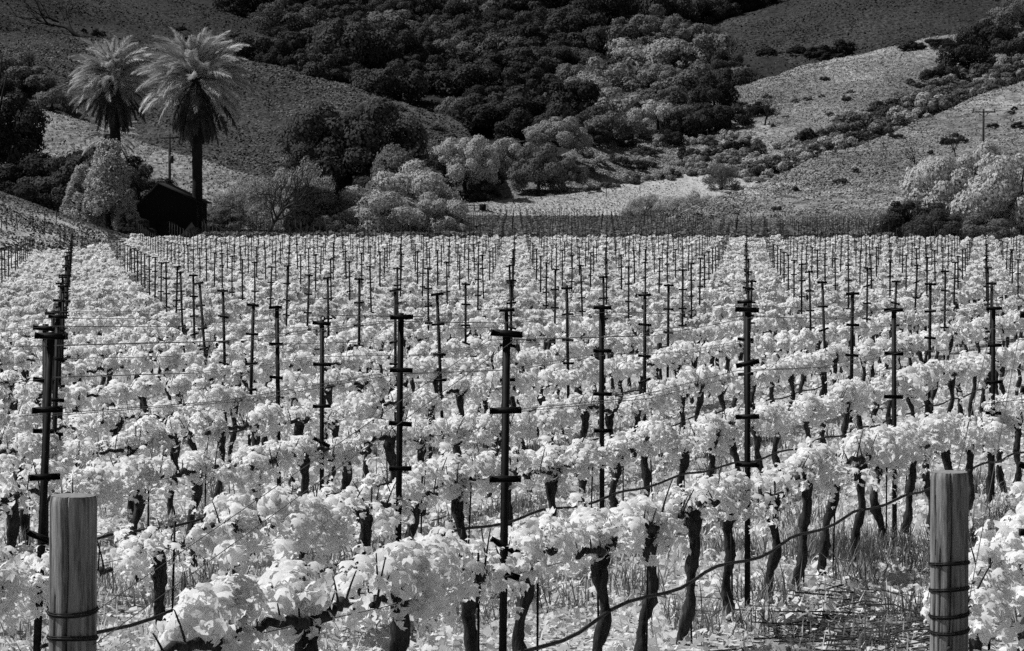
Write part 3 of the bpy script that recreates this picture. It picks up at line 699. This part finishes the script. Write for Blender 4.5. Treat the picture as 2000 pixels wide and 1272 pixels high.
# ---------------------------------------------------------------- bare trees
def bare(seed, H, r, levels=5, spread=.55, lean=(0, 0), trunkf=.22):
    rg = np.random.default_rng(seed); tr = MB(); br = MB()
    def grow(p, d, l, r, lv):
        n = 5; P = [p]; dd = d.copy()
        for i in range(n):
            dd = dd + rg.normal(0, .13, 3); dd[2] += .03; dd /= np.linalg.norm(dd); P.append(P[-1] + dd * l / n)
        (tr if lv == 0 else br).tube(P, np.linspace(r, r * .62, n + 1), 7 if lv < 2 else 4, cap=False)
        if lv >= levels: return
        for k in range(3 if lv in (0, 1) else int(rg.integers(2, 4))):
            a = rg.normal(size=3); a -= a.dot(dd) * dd; a /= np.linalg.norm(a); nd = dd * math.cos(spread) + a * math.sin(spread) * rg.uniform(.7, 1.4); nd[2] += .12; nd /= np.linalg.norm(nd)
            grow(P[-1] if k < 2 else P[3], nd, l * rg.uniform(.68, .9) * (1.5 if lv == 0 else 1), r * .6, lv + 1)
    grow(np.array([0, 0, -.3]), np.array([lean[0], lean[1], 1.0]), H * trunkf, r, 0)
    return tr, br
def bare_tree(px, py, d, H, seed, lab, r=.25, levels=6, hill=None, lean=(0, 0), haze=None, spread=.55):
    if hill is not None: P = hill.place(px, py)
    else: X = (px - 1000) / F * d; P = (X, d, float(G(X, d)))
    o = empty('bare_tree', P); tag(o, lab, 'bare tree'); a, b = bare(seed, H, r, levels, spread, lean)
    link('trunk', a.mesh('trunk', M['trunk'], True), o); link('branches', b.mesh('branches', M['trunk']), o)
    if haze: link('leaves', AIRY[0], o, (0, 0, H * .62), None, (haze, haze, haze * .8), M['leaf_mid'])
    return o
bare_tree(520, 450, 200, 7.4, 21, 'leafless spreading oak with forked dark trunk right of the barn', .26, 6, spread=.6)
bare_tree(1788, 328, 0, 3.2, 22, 'small leafless tree, left one on the right slope', .1, 5, HG)
bare_tree(1865, 308, 0, 3.6, 23, 'small leafless tree below the right utility pole', .1, 5, HG)
bare_tree(1492, 248, 0, 5.5, 24, 'dark crooked small tree standing alone on the bright hill', .2, 5, HB)
P_ = HU.place(160, 75); o = empty('dead_tree', P_); tag(o, 'fallen dead tree with twisted black limbs on the upper left hill', 'dead tree'); a, b = bare(31, 9, .55, 4, .5, (-.7, 0), .4); o.rotation_euler = (0, -.35, 0)
link('trunk', a.mesh('trunk', M['trunk'], True), o); link('branches', b.mesh('branches', M['trunk']), o)

# ---------------------------------------------------------------- trees
def inpoly(x, y, poly):
    r = False; n = len(poly)
    for i in range(n):
        x1, y1 = poly[i]; x2, y2 = poly[i - 1]
        if (y1 > y) != (y2 > y) and x < (x2 - x1) * (y - y1) / (y2 - y1) + x1: r = not r
    return r
# hill oaks of the central wood (pixel = foot of the tree on its hill)
WOOD = [(380, -30), (1600, -30), (1490, 18), (1340, 68), (1400, 130), (1440, 200), (1455, 275), (1330, 300), (1180, 290), (1000, 285), (900, 260), (830, 215), (700, 190), (560, 165), (480, 120), (560, 85), (530, 50)]
cnt = 0
pts_ = []
for it in range(40000):
    x, y = rnd.uniform(380, 1620), rnd.uniform(-60, 300)
    if not inpoly(x, max(y, -25), WOOD): continue
    if 800 < x < 930 and 190 < y < 236: continue
    sp = 31 + .05 * (y + 60)
    if all((x - a) ** 2 + ((y - b) * 1.45) ** 2 > sp * sp for a, b in pts_): pts_.append((x, y))
print('wood', len(pts_))
pts_.sort(key=lambda q: q[1])
for n, (x, y) in enumerate(pts_):
    H_ = HF
    P = HF.place(x, y)
    # whichever hill stands in front there carries the tree
    if x > 1330 and y > 60: P2 = HR.place(x, y); P = P2 if P2[1] < P[1] else P
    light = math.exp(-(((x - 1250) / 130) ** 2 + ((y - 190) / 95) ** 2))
    m_ = 'leaf_soft' if light > .45 and rnd.random() < .5 else 'leaf_mid' if (light > .18 and rnd.random() < .75) or (rnd.random() < .16 and y > 60) else 'leaf_dark' if y > 20 else ('leaf_dark' if rnd.random() < .5 else 'leaf_black')  # blacker crowns at the very top: vignette put into the leaf colour
    s = rnd.uniform(.95, 1.5) * (1.0 + (P[1] - 420) / 1200)
    zone = 'upper left' if x < 700 and y < 120 else 'upper middle' if x < 1100 and y < 120 else 'upper right' if y < 120 else 'lower left' if x < 850 else 'lower middle' if x < 1130 else 'lower right'
    tone = {'leaf_soft': 'pale crowned', 'leaf_mid': 'grey crowned', 'leaf_dark': 'dark crowned', 'leaf_black': 'near black'}[m_]
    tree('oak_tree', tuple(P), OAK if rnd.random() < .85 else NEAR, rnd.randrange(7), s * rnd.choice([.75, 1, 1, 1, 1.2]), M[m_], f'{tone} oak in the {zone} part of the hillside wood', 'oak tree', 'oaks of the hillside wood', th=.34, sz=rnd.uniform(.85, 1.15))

def spot(lst, meshes, name, cat, group):
    for (px, py, d, s, m_, sz, th, lab) in lst:
        if isinstance(d, Hill): P = tuple(d.place(px, py))
        else: X = (px - 1000) / F * d; P = (X, d, float(G(X, d)))
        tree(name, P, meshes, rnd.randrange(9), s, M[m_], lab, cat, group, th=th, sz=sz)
# left dark trees round the barn
spot([(-10, 0, 232, 1.1, 'leaf_dark', 1.3, 1.35, 'dark tree at the left edge beside the bright slope'),
      (60, 0, 226, .95, 'leaf_black', 1.0, .8, 'black tree left of the light feathery trees'),
      (118, 0, 224, .95, 'leaf_dark', 1.0, .75, 'dark broad tree behind the light feathery trees'),
      (20, 0, 218, .8, 'leaf_black', .9, .6, 'low black tree on the crest of the left knoll'),
      (175, 0, 228, .8, 'leaf_dark', 1.0, .95, 'dark tree crown under the left palm'),
      (110, 0, 228, 1.1, 'leaf_dark', 1.0, .8, 'dark tall tree left of the left palm trunk'),
      (185, 0, 225, 1.1, 'leaf_dark', 1.0, .78, 'dark tall tree in front of the left palm trunk'),
      (252, 0, 222, .95, 'leaf_dark', 1.0, .78, 'dark tree hiding the foot of the left palm, beside the barn'),
      (262, 0, 219, .62, 'leaf_mid', 1.2, 1.25, 'grey tree between the palms above the barn'),
      (268, 0, 201, .34, 'leaf_black', .9, .3, 'low black bush against the left front of the barn'),
      (230, 0, 216, .62, 'leaf_black', 1.0, .6, 'black bushy tree left of the barn')], NEAR, 'dark_tree', 'tree', 'dark trees round the barn')
spot([(15, 165, HS, 1.0, 'leaf_mid', 1.0, .5, 'grey tree above the bright slope at the left edge'),
      (60, 190, HS, .9, 'leaf_mid', .9, .5, 'grey tree above the bright slope, middle of three'),
      (105, 222, HS, .72, 'leaf_mid', .9, .5, 'grey tree above the bright slope nearest the left palm'),
      (-10, 205, HS, .8, 'leaf_dark', .9, .5, 'dark tree below the grey trees at the left edge')], OAK, 'hill_tree', 'tree', 'trees above the left slope')
for (px, d, s, sz, lab) in ((213, 205, 1.1, .95, 'tall feathery light grey tree left of the barn'), (162, 207, .9, .8, 'shorter feathery light grey tree, left of the tall one'), (248, 204, .6, .75, 'small feathery light grey tree touching the barn')):
    X = (px - 1000) / F * d; tree('feathery_tree', (X, d, float(G(X, d))), CONI, int(px), s, M['leaf_light'], lab, 'tree', 'feathery light trees left of the barn', th=.5, sz=sz)
# group right of the barn
spot([(690, 0, 236, 1.5, 'leaf_dark', 1.15, .85, 'big dark round tree at the back of the group right of the bare oak'),
      (628, 0, 232, 1.0, 'leaf_dark', 1.2, .75, 'dark tree left in the group right of the bare oak'),
      (765, 0, 231, 1.15, 'leaf_dark', 1.0, .7, 'dark tree in the middle of the group right of the bare oak')], NEAR, 'dark_tree', 'tree', 'trees right of the bare oak')
spot([(800, 0, 214, .98, 'leaf_light', 1.0, .62, 'soft pale rounded tree at the right end of its group'),
      (728, 0, 206, .82, 'leaf_light', .9, .52, 'pale low tree in front of the dark group'),
      (846, 0, 208, .66, 'leaf_light', .95, .55, 'small pale tree where the meadow begins'),
      (790, 0, 222, .92, 'leaf_mid', 1.2, .74, 'grey rounded tree behind the pale trees'),
      (632, 0, 207, .8, 'leaf_mid', .9, .5, 'grey low tree just right of the bare oak'),
      (665, 0, 204, .55, 'leaf_mid', .8, .45, 'grey low tree between the bare oak and the pale trees'),
      (415, 0, 222, .62, 'leaf_mid', .8, .45, 'grey shrubby tree behind the right palm trunk'),
      (400, 0, 207, .36, 'leaf_mid', .8, .3, 'small grey bush against the right side of the barn')], NEAR, 'pale_tree', 'tree', 'trees right of the barn')
# riverside trees in the middle
spot([(908, 385, HS, 1.0, 'leaf_light', 1.25, .72, 'pale drooping tree leftmost of the streamside trees'),
      (985, 386, HF, 1.2, 'leaf_light', 1.15, .66, 'broad pale streamside tree, second from left'),
      (1050, 384, HB, 1.05, 'leaf_mid', 1.1, .62, 'grey streamside tree in the middle'),
      (1100, 372, HB, .85, 'leaf_mid', 1.0, .62, 'grey streamside tree nearest the brush'),
      (940, 398, HS, .6, 'leaf_dark', .9, .45, 'low dark tree at the foot of the streamside trees'),
      (1020, 392, HF, .7, 'leaf_mid', .8, .4, 'low grey tree at the foot of the streamside trees'),
      (1085, 318, HB, 1.1, 'leaf_light', 1.0, .7, 'bright tree standing above the streamside trees'),
      (1158, 285, HB, .65, 'leaf_dark', 1.0, .5, 'dark small tree right of the bright streamside tree'),
      (862, 380, HS, .9, 'leaf_dark', 1.0, .6, 'dark tree between the pale group and the streamside trees')], NEAR, 'stream_tree', 'tree', 'streamside trees in the valley')
# trees at the wood's lower edge
spot([(1285, 262, HB, .95, 'leaf_light', 1.15, .5, 'bright tree at the lower edge of the wood'),
      (1190, 262, HB, .95, 'leaf_mid', 1.1, .5, 'grey rounded tree at the lower edge of the wood'),
      (1235, 272, HB, .7, 'leaf_mid', 1, .5, 'grey small tree left of the bright edge tree'),
      (1345, 268, HB, .9, 'leaf_dark', 1.1, .5, 'dark tree right of the bright edge tree'),
      (1385, 262, HB, .8, 'leaf_dark', 1.0, .5, 'dark tree at the right end of the wood'),
      (1425, 250, HB, .75, 'leaf_dark', 1.0, .5, 'dark tree beside the bright hill'),
      (1395, 215, HB, .9, 'leaf_dark', 1.1, .5, 'dark tree above the right end of the wood'),
      (1420, 178, HR, .9, 'leaf_dark', .9, .4, 'dark tree in the fold under the dark upper right hill'),
      (1385, 150, HR, 1.0, 'leaf_dark', 1.0, .4, 'dark tree at the upper right corner of the wood'),
      (1310, 285, HB, .5, 'leaf_dark', .9, .4, 'low dark tree under the bright edge tree')], OAK, 'edge_tree', 'tree', "trees along the wood's lower edge")
spot([(545, 0, 228, .85, 'leaf_soft', 1.1, .62, 'grey wispy tree behind the leafless oak, right one'),
      (455, 0, 230, .8, 'leaf_soft', .95, .55, 'grey wispy tree behind the leafless oak, left one'),
      (500, 0, 234, .9, 'leaf_light', 1.1, .6, 'grey wispy tree straight behind the leafless oak'),
      (590, 0, 226, .85, 'leaf_soft', 1.3, .7, 'tall grey wispy tree between the leafless oak and the dark round tree')], AIRY, 'wispy_tree', 'tree', 'wispy trees behind the leafless oak')
# right bright trees beside the vineyard
spot([(1905, 0, 206, .98, 'leaf_bright', 1.2, .62, 'large bright leafy tree at the right edge of the vineyard'),
      (1835, 0, 209, 1.0, 'leaf_bright', 1.05, .55, 'bright leafy tree left in the right hand clump'),
      (1990, 0, 200, 1.05, 'leaf_bright', 1.15, .6, 'bright leafy tree cut by the right edge'),
      (1785, 0, 203, .72, 'leaf_dark', .9, .45, 'dark rounded bush tree at the left foot of the bright clump'),
      (1835, 0, 198, .6, 'leaf_dark', .8, .4, 'dark low bush in front of the bright clump'),
      (1925, 0, 197, .62, 'leaf_mid', .7, .36, 'low grey bush in front of the large bright tree'),
      (2050, 0, 210, 1.1, 'leaf_light', 1.2, .7, 'bright tree just outside the right clump')], NEAR, 'leafy_tree', 'tree', 'bright trees at the right of the vineyard')
# meadow shrubs
spot([(1262, 0, 325, .78, 'leaf_light', .9, .5, 'pale loose shrub at the right end of the meadow'),
      (1315, 0, 323, .72, 'leaf_light', .9, .55, 'pale loose shrub beside the round dark shrub'),
      (1236, 0, 324, .5, 'leaf_light', .9, .5, 'small pale shrub on the meadow edge'),
      (1408, 372, HM, .74, 'leaf_mid', 1.0, .5, 'round dark grey shrub above the meadow'),
      (1358, 0, 324, .72, 'leaf_light', .95, .7, 'pale shrub between the meadow and the brush')], AIRY, 'meadow_shrub', 'shrub', 'shrubs at the meadow')
# trees on the upper right
spot([(1925, 105, HB, 1.1, 'leaf_dark', 1.1, .4, 'dark tree at the upper right above the brush'),
      (1880, 140, HB, .95, 'leaf_dark', .9, .4, 'dark tree on the bright hill, lower one'),
      (1845, 165, HB, .8, 'leaf_dark', .9, .4, 'dark tree on the bright hill beside the brush'),
      (1965, 60, HB, 1.0, 'leaf_mid', 1.0, .4, 'grey tree at the top right corner'),
      (2005, 35, HB, .9, 'leaf_mid', 1.0, .4, 'grey tree cut by the top right edge'),
      (1985, 115, HB, .9, 'leaf_dark', .9, .4, 'dark tree at the right edge above the brush'),
      (1960, 160, HB, .8, 'leaf_mid', .7, .3, 'low grey spreading tree at the right edge'),
      (1905, 185, HB, .7, 'leaf_mid', .6, .3, 'low grey spreading tree in the brush'),
      (1780, 100, HB, .5, 'leaf_black', .6, .3, 'black bush on the bright hill crest, left one'),
      (1830, 92, HB, .6, 'leaf_black', .6, .3, 'black bush on the bright hill crest, middle one'),
      (1865, 98, HB, .6, 'leaf_black', .6, .3, 'black bush on the bright hill crest, right one'),
      (1480, 225, HB, .5, 'leaf_black', .8, .35, 'black tree beside the crooked small tree')], OAK, 'hill_oak', 'tree', 'trees on the right hills')

# brush
def shrubs(n, xr, yf, hill, sizes, mats, lab, group):
    for i in range(n):
        x = rnd.uniform(*xr); y = yf(x); P = hill.place(x, y); s = rnd.uniform(*sizes); m_ = rnd.choice(mats)
        o = link('shrub', BUSH[rnd.randrange(5)], None, tuple(P), (0, 0, rnd.uniform(0, 6.28)), (s * rnd.uniform(.9, 1.5), s, s * rnd.uniform(.7, 1.1)), M[m_])
        tag(o, f'{ {"leaf_light": "pale", "leaf_mid": "grey", "leaf_dark": "dark", "leaf_black": "black"}[m_]} {lab}', 'shrub', group)
ridge = lambda x: float(np.interp(x, HG.rx, HG.ry))
shrubs(150, (1420, 2010), lambda x: ridge(x) - rnd.uniform(-6, 44) + 6, HB, (1.1, 2.2), ['leaf_dark', 'leaf_mid', 'leaf_mid', 'leaf_light'], 'shrub in the brush belt above the right slope', 'brush belt shrubs')
shrubs(46, (1120, 1480), lambda x: rnd.uniform(285, 345) - (x - 1120) * .06, HB, (.7, 1.3), ['leaf_mid', 'leaf_light', 'leaf_dark'], 'shrub in the brush between the streamside trees and the hill', 'valley brush shrubs')
shrubs(24, (1480, 1800), lambda x: rnd.uniform(150, 250), HB, (.3, .8), ['leaf_mid', 'leaf_dark'], 'small shrub scattered on the bright hill', 'bright hill shrubs')
shrubs(20, (1130, 1480), lambda x: float(np.interp(x, HM.rx, HM.ry)) + rnd.uniform(0, 7), HM, (.5, 1.2), ['leaf_mid', 'leaf_light', 'leaf_dark'], 'shrub along the upper edge of the meadow', 'meadow edge shrubs')
shrubs(16, (1250, 1700), lambda x: rnd.uniform(95, 175), HR, (.8, 2.2), ['leaf_dark', 'leaf_black'], 'shrub on the dark upper right hill', 'upper right hill shrubs')
shrubs(14, (1500, 2000), lambda x: ridge(x) + rnd.uniform(15, 90), HG, (.3, .7), ['leaf_dark'], 'small tuft on the right grass slope', 'right slope tufts')
shrubs(12, (250, 900), lambda x: float(np.interp(x, HS.rx, HS.ry)) + rnd.uniform(6, 60), HS, (.3, .8), ['leaf_dark', 'leaf_mid'], 'tuft on the grassy shoulder behind the palms', 'shoulder hill tufts')
shrubs(9, (150, 520), lambda x: rnd.uniform(60, 110), HU, (.4, 1.3), ['leaf_black', 'leaf_dark'], 'low shrub on the upper left hill', 'upper hill shrubs')
# soft pale reeds along the foot of the right slope
rg = np.random.default_rng(9); n = 26000; px = rg.uniform(1370, 1790, n); Y = rg.uniform(243, 250, n); X = (px - 1000) / F * Y; Hh = np.interp(px, [1370, 1420, 1500, 1600, 1700, 1790], [.8, 1.9, 1.6, 2.0, 2.5, 2.6])
P = np.stack([X, Y, G(X, Y) + Hh * rg.random(n) ** .7], -1); N = rg.normal(size=P.shape) + np.array([0, -.3, .3])
tag(link('reeds', leaf_mesh('reeds', P, N, rg.uniform(.08, .2, n), rg, 'quad', mat('reed', .22, .36, .5, 3, trans=.3))), 'soft pale reeds along the foot of the right slope', 'reeds', None, 'stuff')

# tufts of grass that roughen the hillsides
def hill_grass(hill, n, xr, size, m, lab, seed, ymax=470):
    rg = np.random.default_rng(seed); px = rg.uniform(*xr, n); v = rg.random(n) ** .85
    P = hill.pos(px, v); X_, Y_ = proj(P[:, 0], P[:, 1], P[:, 2]); k = fnoise(P[:, 0], P[:, 1], .12, seed) + rg.normal(0, .5, n) > -.2
    P = P[k & (Y_ < ymax) & (Y_ > -20)]; n = len(P); P[:, 2] += .08
    N = rg.normal(size=(n, 3)) * .5 + np.array([-.1, -.35, 1.0])
    tag(link('hill_grass', leaf_mesh('hill_grass', P, N, rg.uniform(*size, n), rg, 'quad', m)), lab, 'grass', None, 'stuff')
mt = [mat('tuft_dark', .014, .075, .4, 3, c=.4, scale2=.045), mat('tuft_mid', .03, .16, .4, 3, c=.4, scale2=.045), mat('tuft_bright', .09, .42, .4, 3, c=.42, scale2=.05), mat('tuft_slope', .15, .46, .4, 3, c=.42, scale2=.05)]  # tuft_dark carries the same top-of-view vignette in its colour
hill_grass(HF, 60000, (650, 1600), (.2, .55), mt[0], 'grass between the trees of the hillside wood', 60, 320)
hill_grass(HU, 70000, (-100, 760), (.2, .55), mt[0], 'grass tufts on the dark upper left hill', 61)
hill_grass(HS, 100000, (-100, 1000), (.14, .4), mt[1], 'grass tufts on the grey shoulder hill', 62)
hill_grass(HL, 40000, (-100, 650), (.1, .28), mt[2], 'grass tufts on the bright left slope', 63)
hill_grass(HR, 70000, (1200, 2100), (.2, .55), mt[0], 'grass tufts on the dark upper right hill', 64)
hill_grass(HB, 120000, (1050, 2100), (.12, .32), mt[2], 'grass tufts on the bright right hill', 65)
hill_grass(HG, 90000, (1320, 2100), (.1, .28), mt[3], 'grass tufts on the right slope', 66)
X = rg.uniform(-50, -28, 60000); Y = rg.uniform(165, 215, 60000); k = fnoise(X, Y * 2.5, .35, 4) + rg.normal(0, .5, 60000) > -.3; X, Y = X[k], Y[k]
tag(link('hill_grass', leaf_mesh('hill_grass', np.stack([X, Y, G(X, Y) + .07], -1), rg.normal(size=(len(X), 3)) * .5 + np.array([0, -.3, 1]), rg.uniform(.06, .2, len(X)), rg, 'quad', mt[1])), 'dry grass on the left knoll', 'grass', None, 'stuff')
hill_grass(HM, 20000, (850, 1600), (.08, .22), mt[2], 'grass tufts on the bright meadow', 67)

# ---------------------------------------------------------------- shed, fences, marker posts
def shed():
    P = HM.place(943, 411); o = empty('shed', tuple(P)); tag(o, 'tiny dark shed at the left end of the meadow', 'shed')
    mb = MB(); mb.box((0, 0, .3), (.9, .8, .9)); link('wall', mb.mesh('wall', M['barn']), o); mb = MB(); mb.box((0, 0, .79), (1.2, 1.1, .07), ry=.05); link('roof', mb.mesh('roof', M['barnroof']), o)
shed()
def rail_fence():
    a, b = HM.place(872, 411), HM.place(940, 412); o = empty('rail_fence', tuple(a)); tag(o, 'low dark rail fence left of the tiny shed', 'fence'); D = np.array(b) - np.array(a)
    for i in range(6):
        mb = MB(); p = D * i / 5; mb.box((p[0], p[1], p[2] + .3), (.12, .12, 1.0)); link('fence_post', mb.mesh('fence_post', M['poledark']), o)
    for z in (.35, .65): mb = MB(); mb.tube([(0, -.08, z), (D[0], D[1] - .08, D[2] + z)], .05, 5); link('rail', mb.mesh('rail', M['poledark']), o)
rail_fence()
for px, py, lab in ((1003, 398, 'thin grey marker post on the meadow near the shed'), (1184, 386, 'thin marker post with short crossbar on the meadow')):
    P = HM.place(px, py); mb = MB(); mb.tube([(0, 0, -.2), (0, 0, 1.25)], .05, 6)
    if px > 1100: mb.box((-.2, 0, 1.2), (.8, .06, .06))
    tag(link('marker_post', mb.mesh('marker_post', M['poledark']), None, tuple(P)), lab, 'post')
def knoll_fence():
    xs = [(2, 178), (14, 179), (35, 180), (65, 182), (88, 184), (110, 186)]
    P = [((px - 1000) / F * d, d, float(G((px - 1000) / F * d, d))) for px, d in xs]; o = empty('wire_fence', P[0]); tag(o, 'thin post and wire fence on the left knoll', 'fence'); p0 = np.array(P[0])
    for i, p in enumerate(P):
        q = np.array(p) - p0; mb = MB(); mb.tube([q + [0, 0, -.2], q + [rnd.gauss(0, .06), 0, 1.1]], .035, 5); link('fence_post', mb.mesh('fence_post', M['trunk']), o)
    for z in (.5, 1.0): mb = MB(); mb.tube([np.array(p) - p0 + [0, 0, z] for p in P], .012, 4); link('wire', mb.mesh('wire', M['wire']), o)
knoll_fence()
